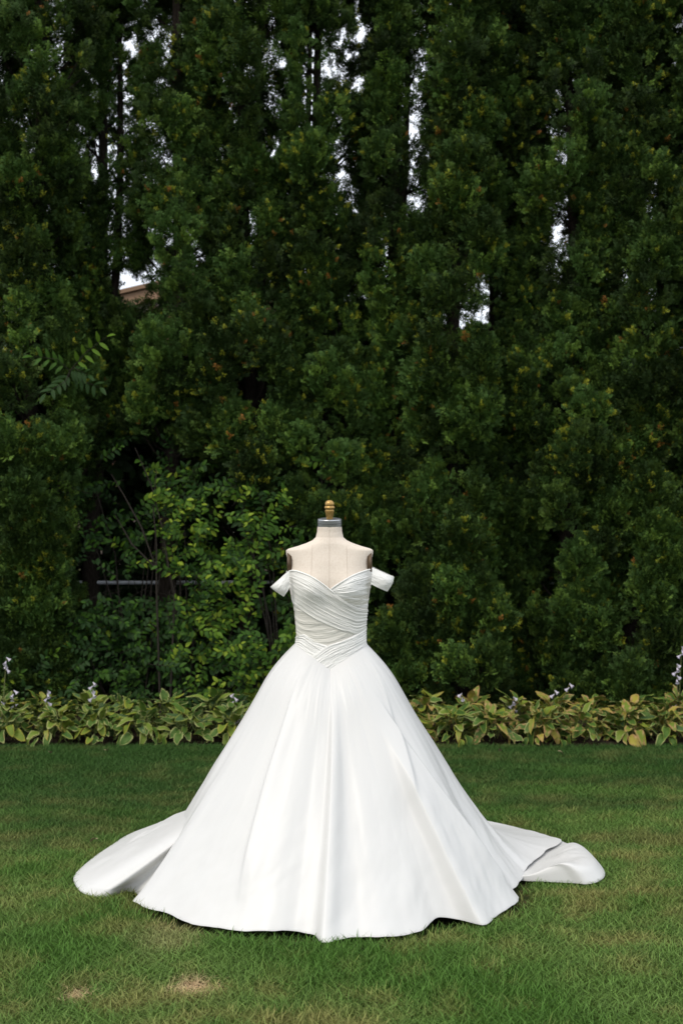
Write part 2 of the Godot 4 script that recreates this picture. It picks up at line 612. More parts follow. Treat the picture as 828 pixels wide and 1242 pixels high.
func tree(o: Node3D, height: float, radius: float, low: float, spray: Mesh, idx: int) -> void:
	var lean := Vector3(rng.randf_range(-0.05, 0.05), 0, rng.randf_range(-0.05, 0.05))
	var axis := func(h: float) -> Vector3:
		return Vector3(lean.x * h / height * 3.0 + 0.03 * sin(h * 1.3 + idx), h, lean.z * h / height * 3.0 + 0.03 * cos(h * 1.1 + idx))
	var bark := Geo.new()
	var path := []
	var rad := []
	for k in 15:
		var h := (height - 0.3) * k / 14.0
		path.append(axis.call(h))
		rad.append(lerpf(0.085, 0.012, pow(k / 14.0, 0.85)) * (1.35 if k == 0 else 1.0))
	bark.tube(path, rad, 9)
	# a second leader beside the first
	var fork := rng.randf_range(0.5, 1.3)
	var off := Vector3(rng.randf_range(-0.16, 0.16), 0, rng.randf_range(-0.12, 0.1))
	path = []
	rad = []
	for k in 10:
		var f := k / 9.0
		path.append(axis.call(lerpf(fork, height * 0.92, f)) + off * (1.0 - pow(1.0 - f, 3.0)))
		rad.append(lerpf(0.05, 0.008, f))
	bark.tube(path, rad, 7)
	var xfs := []
	var cols := []
	var h := low
	while h < height:
		var f := h / height
		var R := radius * (1.0 - pow(maxf(f - 0.62, 0) / 0.4, 2.0) * 0.75) * (0.88 + 0.24 * sin(h * 2.3 + idx * 1.7)) * lerpf(1.0, 0.8, smoothstep(2.2, 3.4, h))
		var per := 6 + (4 if idx == 2 and h < 2.9 else 0)
		for n in per:
			var ang := rng.randf() * TAU
			var reach := R * sqrt(rng.randf_range(0.4, 1.0))
			var out := Vector3(cos(ang), 0, sin(ang))
			var c: Vector3 = axis.call(h) + out * reach * Vector3(0.78, 1.0, 1.12) + Vector3(0, rng.randf_range(-0.1, 0.1), 0)
			var keep := openness(o.position + c)
			if keep < 0.05 or (h > 2.9 and rng.randf() < 0.14):
				continue
			var cr := rng.randf_range(0.085, 0.185)
			# the limb that carries the clump
			if rng.randf() < 0.5:
				var root: Vector3 = axis.call(maxf(h - reach * 0.7, 0.1))
				bark.tube([root, root.lerp(c, 0.55) + Vector3(0, -0.04, 0), c], [0.014, 0.009, 0.004], 4)
			var tint := rng.randf_range(0.45, 2.0)
			var golden := rng.randf() < 0.3
			var count := int((88 if h < 2.6 else 72) * pow(cr / 0.15, 2.0))
			for s in count:
				var d := Vector3(rng.randfn(), rng.randfn() + 0.25, rng.randfn()).normalized()
				d = (d + out * 0.55).normalized()
				var p := c + Vector3(d.x, d.y * 1.25, d.z) * cr * rng.randf_range(0.78, 1.05)
				if p.y < 0.02 or rng.randf() > openness(o.position + p):
					continue
				var up := (d * 0.8 + Vector3(0, 0.75, 0) + Vector3(rng.randf_range(-0.35, 0.35), rng.randf_range(-0.3, 0.3), rng.randf_range(-0.35, 0.35))).normalized()
				var side := up.cross(Vector3(rng.randfn(), rng.randfn(), rng.randfn())).normalized()
				var sc := rng.randf_range(0.75, 1.25)
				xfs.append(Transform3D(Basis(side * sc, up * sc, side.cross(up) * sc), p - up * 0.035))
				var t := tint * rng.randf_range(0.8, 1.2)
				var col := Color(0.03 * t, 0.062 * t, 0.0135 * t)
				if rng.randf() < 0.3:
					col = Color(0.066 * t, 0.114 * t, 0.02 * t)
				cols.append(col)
				if rng.randf() < (0.19 if golden else 0.02):
					# a small yellowed tip
					var ts := sc * rng.randf_range(0.3, 0.62)
					xfs.append(Transform3D(Basis(side * ts, up * ts, side.cross(up) * ts), p + d * 0.03))
					cols.append(Color(0.29, 0.31, 0.03) if rng.randf() < 0.85 else Color(0.3, 0.13, 0.03))
		h += 0.115
	put("trunk", bark.done(), M.bark, o)
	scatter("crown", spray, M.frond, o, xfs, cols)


# ------------------------------------------------------------------ broad leaves
func leaf_mesh(length: float, width: float, bend: float, fold: float) -> ArrayMesh:
	var g := Geo.new()
	var p := PackedVector3Array()
	var cols := PackedColorArray()
	for k in 6:
		var f := k / 5.0
		var w := width * 0.5 * pow(sin(PI * clampf(0.04 + 0.93 * f, 0, 1)), 0.8) * (1.15 - 0.35 * f)
		for s in 3:
			var x := (s - 1) * w
			p.append(Vector3(x, length * f, -bend * f * f * length + fold * absf(x)))
			cols.append(Color.WHITE if s != 1 else Color(0.86, 0.9, 0.86))
	g.grid(p, 3, 6, false, cols)
	return g.done()


func added_thicket() -> void:
	# dark shrubs added behind the fence so that the hollow stays dark
	var lm := leaf_mesh(0.085, 0.05, 0.3, 0.2)
	var labels := [
		"added dark shrub behind the hedge off the left edge", "added dark shrub behind the leftmost trees", "added dark shrub behind the fence rail in the hollow", "added dark shrub behind the hedge right of the hollow",
		"added dark shrub behind the hedge in line with the gown", "added dark shrub behind the hedge right of the gown", "added dark shrub behind the hedge under the slatted vent", "added dark shrub behind the rightmost trees", "added dark shrub behind the hedge off the right edge",
	]
	for k in 9:
		var o := thing("shrub", labels[k], "shrub", Vector3(-4.4 + 1.12 * k, 0, -11.75 - 0.3 * (k % 2)), "added dark shrubs behind the fence")
		var st := Geo.new()
		for n in 7:
			var a := TAU * n / 7.0
			var e := Vector3(cos(a) * 0.45, rng.randf_range(1.5, 2.3), sin(a) * 0.35)
			st.tube([Vector3(cos(a), 0, sin(a)) * 0.05, e * Vector3(0.4, 0.5, 0.4), e], [0.018, 0.012, 0.005], 5)
		put("stem", st.done(), M.twig, o)
		var xfs := []
		var cols := []
		for n in 6500:
			var y := rng.randf() * 3.0
			var rr := 0.72 * sqrt(rng.randf_range(0.1, 1.0)) * (1.0 if y < 2.2 else 1.0 - (y - 2.2) * 0.7)
			var a := rng.randf() * TAU
			var p := Vector3(cos(a) * rr, y, sin(a) * rr)
			var up := Vector3(rng.randfn(), rng.randfn() - 0.4, rng.randfn() + 0.5).normalized()
			var side := up.cross(Vector3(rng.randfn(), rng.randfn(), rng.randfn())).normalized()
			var sc := rng.randf_range(1.0, 1.9)
			xfs.append(Transform3D(Basis(side * sc, up * sc, side.cross(up) * sc), p))
			var t := rng.randf_range(0.7, 1.2)
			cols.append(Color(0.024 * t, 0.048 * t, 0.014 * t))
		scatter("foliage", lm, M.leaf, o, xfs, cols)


func shrubs() -> void:
	var tones := []
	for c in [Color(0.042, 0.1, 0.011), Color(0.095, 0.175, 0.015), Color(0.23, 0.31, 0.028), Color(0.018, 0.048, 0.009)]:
		var lm := leaf_mesh(0.062, 0.034, 0.25, 0.25)
		var m: StandardMaterial3D = M.leaf.duplicate()
		m.albedo_color = Color(c).linear_to_srgb()
		tones.append([lm, m, c])
	# base x in the photo, depth, boxes of sprigs [x, y, half w, half h, sprigs], bright share, label
	var list := [
		[225, 10.35, [[205, 615, 22, 45, 9], [235, 650, 34, 60, 22], [255, 740, 50, 70, 34], [270, 820, 50, 40, 22]], 0.6, "bright green leafy shrub with bare grey stems above the fence rail"],
		[345, 10.25, [[330, 640, 48, 45, 18], [315, 730, 40, 80, 22], [340, 810, 45, 40, 12], [285, 620, 20, 30, 5]], 0.5, "yellow green leafy shrub beside the left sleeve of the gown"],
		[160, 10.45, [[160, 770, 60, 55, 34], [200, 820, 50, 40, 26], [120, 800, 40, 45, 16], [150, 690, 50, 60, 16], [140, 620, 45, 40, 4], [110, 560, 40, 50, 4], [215, 560, 40, 30, 6]], 0.08, "dark leafy shrub low under the fence rail in the hollow"],
		[395, 10.4, [[380, 690, 30, 70, 12], [385, 590, 30, 40, 8], [310, 570, 45, 40, 9]], 0.15, "dark broad leaved shrub behind the waist of the gown"],
		[60, 10.2, [[60, 830, 45, 25, 8], [25, 815, 30, 30, 5]], 0.1, "low dark leafy shrub behind the tall hosta flowers"],
	]
	for q in list:
		var d: float = q[1]
		var base := Vector3((q[0] - 414.0) / 1725.0 * d, 0.02, -d)
		var o := thing("leafy_shrub", q[4], "shrub", base, "leafy shrubs in the hollow of the hedge")
		var stems := Geo.new()
		var leaves := []
		for box in q[2]:
			for n in int(box[4] * 2.2):
				var e := at(box[0] + rng.randf_range(-1, 1) * box[2], box[1] + rng.randf_range(-1, 1) * box[3], d + rng.randf_range(-0.2, 0.25)) - base
				var dir := Vector3(rng.randf_range(-1, 1), rng.randf_range(-0.2, 0.9), rng.randf_range(0.0, 0.7)).normalized()
				var len := rng.randf_range(0.12, 0.24)
				var s := e - dir * len * 0.5
				var low := Vector3(s.x * 0.5, maxf(s.y - 0.5, 0.0), s.z * 0.3)
				if n % 11 == 0:
					stems.tube([Vector3(low.x * 0.3, 0, low.z * 0.3 - 0.1), low - Vector3(0, 0, 0.1), s, e + dir * len * 0.4], [0.008, 0.006, 0.003, 0.0015], 5)
				else:
					stems.tube([s - dir * 0.04, s, e + dir * len * 0.4], [0.002, 0.0018, 0.001], 4)
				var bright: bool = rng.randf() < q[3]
				var pairs := int(len / 0.035)
				for k in pairs * 2 + 1:
					var f := k / float(pairs * 2)
					var side := dir.cross(Vector3(rng.randf_range(-0.3, 0.3), 0.2, 1)).normalized() * (1.0 if k % 2 else -1.0)
					var up := (side * (0.9 if f < 0.99 else 0.0) + dir * 0.7 + Vector3(rng.randf_range(-0.25, 0.25), rng.randf_range(-0.6, 0.3), rng.randf_range(-0.2, 0.4))).normalized()
					var nrm := (Vector3(rng.randf_range(-0.5, 0.5), 0.7, 0.75)).normalized()
					var sx := up.cross(nrm).normalized()
					var sc := rng.randf_range(0.5, 1.0)
					var lp: Vector3 = base + s + dir * len * f
					if absf(lp.y - 0.955) < 0.085 and lp.x > -2.02 and lp.x < -1.1:
						continue   # the fence rail shows here
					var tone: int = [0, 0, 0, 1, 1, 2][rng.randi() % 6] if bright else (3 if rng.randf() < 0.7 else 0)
					leaves.append([s + dir * len * f, up * sc, sx * sc, sx.cross(up) * sc, tone])
		put("stem", stems.done(), M.twig, o)
		leaves.sort_custom(func(a, b): return a[0].z > b[0].z)
		var xfs := []
		var cols := []
		for k in leaves.size():
			var l: Array = leaves[k]
			var xf := Transform3D(Basis(l[2], l[1], l[3]), l[0])
			if k < 130:
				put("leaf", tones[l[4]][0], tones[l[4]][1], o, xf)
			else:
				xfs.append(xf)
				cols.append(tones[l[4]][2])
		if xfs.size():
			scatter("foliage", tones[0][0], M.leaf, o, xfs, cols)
	# bare grey stems of the first shrub's neighbour
	var sap := thing("bare_sapling", "bare grey sapling stems standing in the dark hollow above the fence rail", "sapling", at(200, 850, 10.3) * Vector3(1, 0, 1))
	for w in [[[212, 720], [205, 690], [197, 640], [184, 590], [164, 543]], [[190, 715], [190, 660], [186, 615], [190, 570]], [[172, 640], [150, 600], [135, 575]], [[160, 660], [140, 625]]]:
		var path := []
		var rad := []
		for k in w.size():
			path.append(at(w[k][0], w[k][1], 10.3) - sap.position)
			rad.append(lerpf(0.007, 0.003, k / float(w.size() - 1)))
		if w[0][1] > 700:
			path.push_front(Vector3(path[0].x * 0.5, 0, 0))
			rad.push_front(0.009)
		else:
			path.push_front(at(190, 690, 10.32) - sap.position)
			rad.push_front(0.006)
		var g := Geo.new()
		g.tube(path, rad, 6)
		put("stem", g.done(), M.twig, sap)
	# pinnate fronds of a young ash
	var ash := thing("ash_sapling", "ash seedling with pinnate fronds sticking out of the dark foliage at upper left", "sapling", at(60, 640, 10.75) * Vector3(1, 0, 1))
	var fl := leaf_mesh(0.085, 0.03, 0.2, 0.2)
	var trunk := Geo.new()
	var top := at(85, 450, 10.05) - ash.position
	trunk.tube([Vector3.ZERO, Vector3(top.x * 0.2, top.y * 0.6, 0.02), Vector3(top.x * 0.5, top.y * 0.9, 0.2), top], [0.016, 0.011, 0.008, 0.005], 6)
	put("stem", trunk.done(), M.twig, ash)
	for fr in [[[85, 450], [104, 428], [130, 408], 1], [[85, 450], [70, 436], [40, 432], 0], [[85, 450], [90, 446], [108, 455], 3], [[85, 450], [100, 462], [122, 470], 3], [[85, 450], [80, 462], [55, 478], 3]]:
		var a := at(fr[0][0], fr[0][1], 10.05) - ash.position
		var b := at(fr[1][0], fr[1][1], 9.92) - ash.position
		var c := at(fr[2][0], fr[2][1], 9.84) - ash.position
		var g := Geo.new()
		g.tube([a, b, c], [0.003, 0.0025, 0.001], 4)
		var rib := put("frond", g.done(), M.twig, ash)
		for k in 9:
			var f := 0.25 + 0.75 * int(k / 2.0) / 4.0
			var p := a.lerp(b, f).lerp(b.lerp(c, f), f)
			var dir := (c - a).normalized()
			var side := Vector3(-dir.y, dir.x, 0.2) * (1.0 if k % 2 else -1.0)
			var up := (side * (0.0 if k == 8 else 1.0) + dir * 0.6 + Vector3(0, -0.2, 0.15)).normalized()
			var sx := up.cross(Vector3(0, 0.6, 0.8)).normalized()
			put("leaflet", fl, tones[fr[3]][1], rib, Transform3D(Basis(sx, up, sx.cross(up)), p))


# ------------------------------------------------------------------ hosta bed
func hosta_leaf(length: float, width: float, droop: float, sd: int, inner: Color, edge: Color, brown: float) -> ArrayMesh:
	var r := RandomNumberGenerator.new()
	r.seed = sd
	var g := Geo.new()
	var p := PackedVector3Array()
	var cols := PackedColorArray()
	var nu := 7
	var nv := 8
	var twist := r.randf_range(-0.25, 0.25)
	for k in nv:
		var f := k / float(nv - 1)
		var w := width * 0.5 * pow(sin(PI * pow(f, 0.8)), 0.62) if f < 1.0 else 0.0
		w = maxf(w, 0.003)
		for s in nu:
			var u := (s / float(nu - 1)) * 2.0 - 1.0
			var x := u * w
			var y := length * (f - 0.1 * u * u * (1.0 - f))
			var z := -droop * f * f * length + absf(u) * w * 0.35 + 0.0035 * (1.0 if s % 2 else -1.0) * sin(PI * f) + r.randf_range(-0.003, 0.003)
			z += twist * x * f + 0.012 * absf(u) * sin(f * 9.0 + sd)
			p.append(Vector3(x, y, z))
			var col := edge if absf(u) > 0.7 or f > 0.93 else inner.lerp(edge, 0.15 * r.randf())
			if brown > 0.0 and (absf(u) > 0.6 or f > 0.7) and r.randf() < brown:
				col = Color(0.28, 0.15, 0.06).lerp(Color(0.42, 0.29, 0.13), r.randf())
			cols.append(col)
	g.grid(p, nu, nv, false, cols)
	g.hue = inner.lerp(Color(0.2, 0.24, 0.08), 0.5)
	g.tube([Vector3(0, 0.012, 0.0), Vector3(0, -0.03, -0.012), Vector3(0, -0.06, -0.06), Vector3(0, -0.065, -0.1)], [0.0025, 0.003, 0.0035, 0.004], 3)
	return g.done()


func hostas() -> void:
	var green := Color(0.055, 0.12, 0.02)
	var pale := Color(0.14, 0.2, 0.028)
	var gold := Color(0.32, 0.28, 0.045)
	var cream := Color(0.38, 0.38, 0.15)
	var lime := Color(0.25, 0.28, 0.06)
	var tan := Color(0.36, 0.22, 0.09)
	var kinds := {
		"fresh": [[green, cream, 0.0], [green, lime, 0.0], [pale, cream, 0.0], [green, cream, 0.05], [pale, gold, 0.0], [Color(0.05, 0.1, 0.04), lime, 0.0]],
		"yellow": [[pale, gold, 0.05], [green, gold, 0.1], [green, cream, 0.0], [pale, cream, 0.05], [Color(0.035, 0.085, 0.016), lime, 0.0], [lime, gold, 0.12]],
		"brown": [[pale, cream, 0.45], [green, cream, 0.3], [gold, tan, 0.5], [pale, tan, 0.5], [green, lime, 0.15], [pale, gold, 0.35]],
	}
	var meshes := {}
	for kind in kinds:
		meshes[kind] = []
		for k in 6:
			var c: Array = kinds[kind][k]
			meshes[kind].append(hosta_leaf(rng.randf_range(0.125, 0.16), rng.randf_range(0.078, 0.098), [0.35, 0.6, 0.9, 0.5, 0.75, 1.1][k], 50 + k, c[0], c[1], c[2]))
	var bell := Geo.new()
	bell.lathe([Vector2(0.002, 0), Vector2(0.005, 0.008), Vector2(0.008, 0.022), Vector2(0.014, 0.034), Vector2(0.019, 0.04)], 7)
	var bellm := bell.done()
	var stalks := {}
	for s in [[8, 798, 3], [17, 838, 4], [58, 838, 5], [48, 868, 3], [113, 828, 4], [78, 850, 2], [284, 842, 3], [290, 866, 3], [622, 846, 3], [690, 830, 1], [815, 852, 3], [820, 806, 4], [826, 785, 2], [672, 838, 1], [560, 842, 1], [2, 852, 4]]:
		stalks[s] = at(s[0], s[1], 9.45)
	var plants := []
	for row in 2:
		var n := 20 if row == 0 else 19
		for k in n:
			var x := -2.72 + 0.285 * k + (0.14 if row else 0.0) + rng.randf_range(-0.04, 0.04)
			plants.append([x, -9.19 - 0.34 * row + rng.randf_range(-0.03, 0.03), row, k])
	var ordinal := ["first", "second", "third", "fourth", "fifth", "sixth", "seventh", "eighth", "ninth", "tenth", "eleventh", "twelfth", "thirteenth", "fourteenth", "fifteenth", "sixteenth", "seventeenth", "eighteenth", "nineteenth", "twentieth"]
	for q in plants:
		var x: float = q[0]
		var kind := "fresh"
		if x < 0.2:
			kind = "yellow" if rng.randf() < 0.5 else "fresh"
		else:
			kind = "brown" if rng.randf() < 0.85 else "yellow"
		var what: String = {"fresh": "green cream edged", "yellow": "yellowing cream edged", "brown": "brown scorched variegated"}[kind]
		var o := thing("hosta_plant", "%s hosta clump, %s from the left in the %s row of the bed" % [what, ordinal[q[3]], "front" if q[2] == 0 else "back"], "hosta", Vector3(x, 0.02, q[1]), "hosta clumps along the lawn edge")
		o.rotation.y = rng.randf() * TAU
		var n := 52
		for k in n:
			var ring := k / float(n)
			var a := k * 2.39996 + rng.randf_range(-0.3, 0.3)
			var out := Vector3(cos(a), 0, sin(a))
			var reach := lerpf(0.03, 0.16, 1.0 - ring) * rng.randf_range(0.7, 1.2)
			var hgt := lerpf(0.04, 0.18, pow(ring, 0.85)) * rng.randf_range(0.8, 1.15) + (0.03 if q[2] else 0.0)
			var pitch := lerpf(-0.35, 1.05, ring) + rng.randf_range(-0.65, 0.7)
			var up := (out * cos(pitch) + Vector3(0, sin(pitch), 0)).normalized()
			var sx := Vector3(0, 1, 0).cross(out).normalized().rotated(up, rng.randf_range(-0.8, 0.8))
			var nz := sx.cross(up).normalized()
			if nz.y < 0:
				nz = -nz
				sx = -sx
			var sc := rng.randf_range(0.42, 0.74)
			var p := out * reach + Vector3(0, hgt, 0)
			var idx := rng.randi() % 6
			var use: String = kind
			if kind == "brown" and rng.randf() < 0.45:
				use = "fresh" if rng.randf() < 0.5 else "yellow"
			put("leaf", meshes[use][idx], M.leaf, o, Transform3D(Basis(sx * sc, up * sc, nz * sc), p))
		# flower stalks near this clump
		for s in stalks.keys():
			var tipw: Vector3 = stalks[s]
			if q[2] == 1 and absf(tipw.x - x) < 0.148:
				stalks.erase(s)
				var inv := o.transform.affine_inverse()
				var tip := inv * tipw
				var g := Geo.new()
				g.hue = Color(0.16, 0.17, 0.07)
				g.tube([Vector3(0, 0.03, 0), tip * Vector3(0.5, 0.55, 0.5), tip], [0.004, 0.0035, 0.002], 5)
				var stalk := put("flower_stalk", g.done(), M.leaf, o)
				for b in s[2] + 1:
					var bp: Vector3 = tip + Vector3(0, -0.026 * b + 0.005, 0)
					var ba: float = b * 2.2 + rng.randf()
					var bd := Vector3(cos(ba), -0.9, sin(ba)).normalized()
					var bx := bd.cross(Vector3.UP).normalized()
					put("flower", bellm, M.petal, stalk, Transform3D(Basis(bx * 0.75, bd * 0.8, bx.cross(bd) * 0.75), bp))


func fallen_leaves() -> void:
	var tan: StandardMaterial3D = M.leaf.duplicate()
	tan.albedo_color = Color(0.34, 0.27, 0.16).linear_to_srgb()
	var spots := [[128, 910, "pale dry leaf lying at the lawn edge below the left hostas"], [60, 912, "pale dry leaf on the lawn edge near the left side of the picture"], [607, 909, "pale dry leaf at the lawn edge below the browned hostas right of the gown"], [676, 911, "curled dry leaf on the lawn edge at the right, nearer the picture's side"], [118, 1018, "small dry leaf in the grass just behind the left tip of the train"]]
	for q in spots:
		var d: float = 1725.0 * 1.46 / (q[1] - 621.0)
		var o := thing("fallen_leaf", q[2], "leaf", at(q[0], q[1], d), "dry leaves fallen on the lawn")
		o.rotation = Vector3(rng.randf_range(-0.3, 0.3), rng.randf() * TAU, rng.randf_range(-0.3, 0.3))
		put("blade", leaf_mesh(0.045, 0.022, 0.6, 0.6), tan, o, Transform3D(Basis(Vector3.RIGHT, Vector3(0, 0, 1), Vector3.UP), Vector3.ZERO))


# ------------------------------------------------------------------ the dress form
const WIDTH := [[0.72, 0.165], [0.85, 0.158], [0.957, 0.137], [1.0, 0.133], [1.05, 0.136], [1.1, 0.142], [1.17, 0.151], [1.235, 0.165], [1.27, 0.168], [1.30, 0.168], [1.335, 0.176], [1.345, 0.176], [1.352, 0.166], [1.362, 0.13], [1.374, 0.095], [1.386, 0.069], [1.398, 0.056], [1.42, 0.0505], [1.44, 0.049]]
const FRONT := [[0.72, 0.13], [0.85, 0.112], [0.957, 0.098], [1.0, 0.095], [1.05, 0.097], [1.1, 0.103], [1.17, 0.11], [1.235, 0.108], [1.30, 0.094], [1.335, 0.08], [1.352, 0.074], [1.374, 0.068], [1.386, 0.062], [1.398, 0.056], [1.42, 0.0505], [1.44, 0.049]]


func torso_z(x: float, h: float) -> float:
	var w := linear_table(WIDTH, h)
	var xn := clampf(absf(x) / w, 0, 1)
	var z := linear_table(FRONT, h) * pow(1.0 - pow(xn, 2.2), 1.0 / 2.2)
	for s in [-1.0, 1.0]:
		var dx: float = (x - s * 0.078) / 0.062
		var dh := (h - 1.195) / (0.055 if h < 1.195 else 0.075)
		z += 0.036 * exp(-dx * dx - dh * dh) * smoothstep(1.0, 0.8, xn)
	return z


func dress_form() -> void:
	var o := thing("dress_form", "beige linen dress form with steel neck cap wearing the white gown", "dress form", Vector3(FORM_X - 0.004, 0, FORM_Z))
	var g := Geo.new()
	var p := PackedVector3Array()
	var nu := 96
	var hs := []
	var h := 0.72
	while h < 1.335:
		hs.append(h)
		h += 0.012
	while h < 1.44:
		hs.append(h)
		h += 0.003
	for y in hs:
		var w := linear_table(WIDTH, y)
		for k in nu:
			var a := TAU * k / nu
			var sx := sin(a)
			var x := w * signf(sx) * pow(absf(sx), 2.0 / 2.2)
			if cos(a) >= 0:
				p.append(Vector3(x, y, torso_z(x, y)))
			else:
				p.append(Vector3(x, y, -linear_table(FRONT, y) * 1.02 * pow(1.0 - pow(minf(absf(x) / w, 1.0), 2.2), 1.0 / 2.2)))
	g.grid(p, nu, hs.size(), true)
	var torso := put("torso", g.done(), M.linen, o)
	# seams
	for s in [[0.0, 0.0], [-0.068, -0.075], [0.068, 0.075]]:
		var t := Geo.new()
		var pts := PackedVector3Array()
		var n := 30
		for k in n:
			var y := lerpf(1.12, 1.366 if s[0] != 0.0 else 1.43, k / float(n - 1))
			var x := lerpf(s[1], s[0], k / float(n - 1))
			for e in [-0.0009, 0.0009]:
				pts.append(Vector3(x + e, y, torso_z(x, y) + 0.0006))
		t.grid(pts, 2, n)
		put("seam", t.done(), M.seam, torso)
	# arm plates
	for s in [-1.0, 1.0]:
		var t := Geo.new()
		var b := Basis(Vector3.UP, s * (PI / 2 - 0.03))
		var prof := []
		var pts := PackedVector3Array()
		for q in [[0.0, 0.006], [0.9, 0.006], [1.0, 0.003], [1.0, -0.012], [0.0, -0.012]]:
			for k in 40:
				var a := TAU * k / 40
				pts.append(Vector3(s * 0.1655, 1.293, -0.004) + b * Vector3(cos(a) * 0.062 * q[0], sin(a) * 0.05 * q[0], q[1]))
		t.grid(pts, 40, 5, true)
		put("arm_plate", t.done(), M.arm_plate, o)
	# neck cap, tipped a little to the front
	var tilt := Basis(Vector3.RIGHT, 0.11)
	var c := Geo.new()
	c.lathe([Vector2(0.0478, -0.004), Vector2(0.0485, 0.0), Vector2(0.0485, 0.034), Vector2(0.0475, 0.037), Vector2(0.045, 0.0378)], 56)
	var cap := put("neck_cap", c.done(), M.steel, o, Transform3D(tilt, Vector3(0, 1.435, 0)))
	var ct := Geo.new()
	ct.lathe([Vector2(0.045, 0.0378), Vector2(0.044, 0.0362), Vector2(0.02, 0.0368), Vector2(0.0005, 0.037)], 48)
	put("cap_disc", ct.done(), M.cap_top, cap)
	var band := Geo.new()
	band.lathe([Vector2(0.0489, 0.0195), Vector2(0.0492, 0.021), Vector2(0.0489, 0.0225)], 56)
	put("cap_rim", band.done(), M.cap_top, cap)
	var f := Geo.new()
	f.lathe([Vector2(0.0125, 0.0), Vector2(0.0135, 0.002), Vector2(0.0135, 0.006), Vector2(0.0145, 0.012), Vector2(0.0168, 0.024), Vector2(0.0185, 0.034), Vector2(0.0168, 0.038), Vector2(0.0162, 0.040), Vector2(0.0195, 0.0425), Vector2(0.0208, 0.0455), Vector2(0.0208, 0.049), Vector2(0.0195, 0.0515), Vector2(0.0165, 0.0535), Vector2(0.0178, 0.056), Vector2(0.0184, 0.060), Vector2(0.0178, 0.0655), Vector2(0.0155, 0.0705), Vector2(0.0115, 0.0745), Vector2(0.006, 0.0767), Vector2(0.0004, 0.0772)], 36)
	put("finial", f.done(), M.brass_wood, o, Transform3D(tilt, Vector3(0, 1.435, 0) + tilt * Vector3(0, 0.0365, 0)))
	# pole and foot under the skirt
	var pole := Geo.new()
	pole.lathe([Vector2(0.02, 0.05), Vector2(0.02, 0.74)], 16)
	put("pole", pole.done(), M.iron, o)
	var foot := Geo.new()
	foot.lathe([Vector2(0.22, 0.0), Vector2(0.22, 0.02), Vector2(0.2, 0.032), Vector2(0.05, 0.045), Vector2(0.03, 0.08), Vector2(0.02, 0.085)], 32)
	put("foot", foot.done(), M.iron, o)


# ------------------------------------------------------------------ the gown
const HEM := [[-180, 1.15], [-150, 1.08], [-125, 0.92], [-105, 0.76], [-92, 0.70], [-82, 0.69], [-74, 0.72], [-69, 0.79], [-65.5, 0.825], [-61, 0.822], [-50, 0.81], [-30, 0.815], [-14, 0.81], [-5, 0.80], [4, 0.835], [14, 0.84], [24, 0.815], [33, 0.775], [40, 0.80], [60, 0.80], [80, 0.765], [93, 0.785], [102, 0.865], [111, 0.985], [120, 1.18], [140, 1.2], [180, 1.15]]
# folds: angle at the waist, angle at the hem, half width (deg), height at the hem (m), where it starts, where it ends, edge softness on the low-angle and high-angle sides
const FOLDS := [
	[3.0, -1.4, 3.4, 0.066, 0.06, 9.0, 0.42, 1.05],
	[12.0, 7.5, 5.0, -0.020, 0.1, 9.0, 1.0, 1.0],
	[-9.0, -9.0, 4.5, -0.016, 0.1, 9.0, 1.0, 1.0],
	[-37.0, -24.0, 4.0, 0.034, 0.02, 0.95, 0.3, 1.6],
	[62.0, 12.0, 6.0, 0.026, 0.02, 0.68, 1.5, 0.3],
	[38.0, 66.0, 5.0, 0.05, 0.08, 1.02, 2.2, 0.32],
	[35.0, 38.5, 4.0, 0.078, 0.25, 9.0, 0.3, 2.0],
	[32.0, 30.0, 5.0, -0.030, 0.3, 9.0, 1.0, 1.0],
	[80.0, 75.0, 6.0, -0.028, 0.35, 9.0, 1.0, 1.0],
	[-52.0, -46.0, 7.0, -0.012, 0.1, 9.0, 1.0, 1.0],
]


func skirt_top(th: float) -> Vector2:
	var s := sin(th)
	var c := cos(th)
	var d := 0.113 if c > 0 else 0.106
	var r := 1.0 / sqrt(s * s / (0.140 * 0.140) + c * c / (d * d))
	var h := 0.957
	if c > 0:
		h -= 0.092 * maxf(0.0, 1.0 - absf(r * s) / 0.137)
	return Vector2(r, h + 0.016)


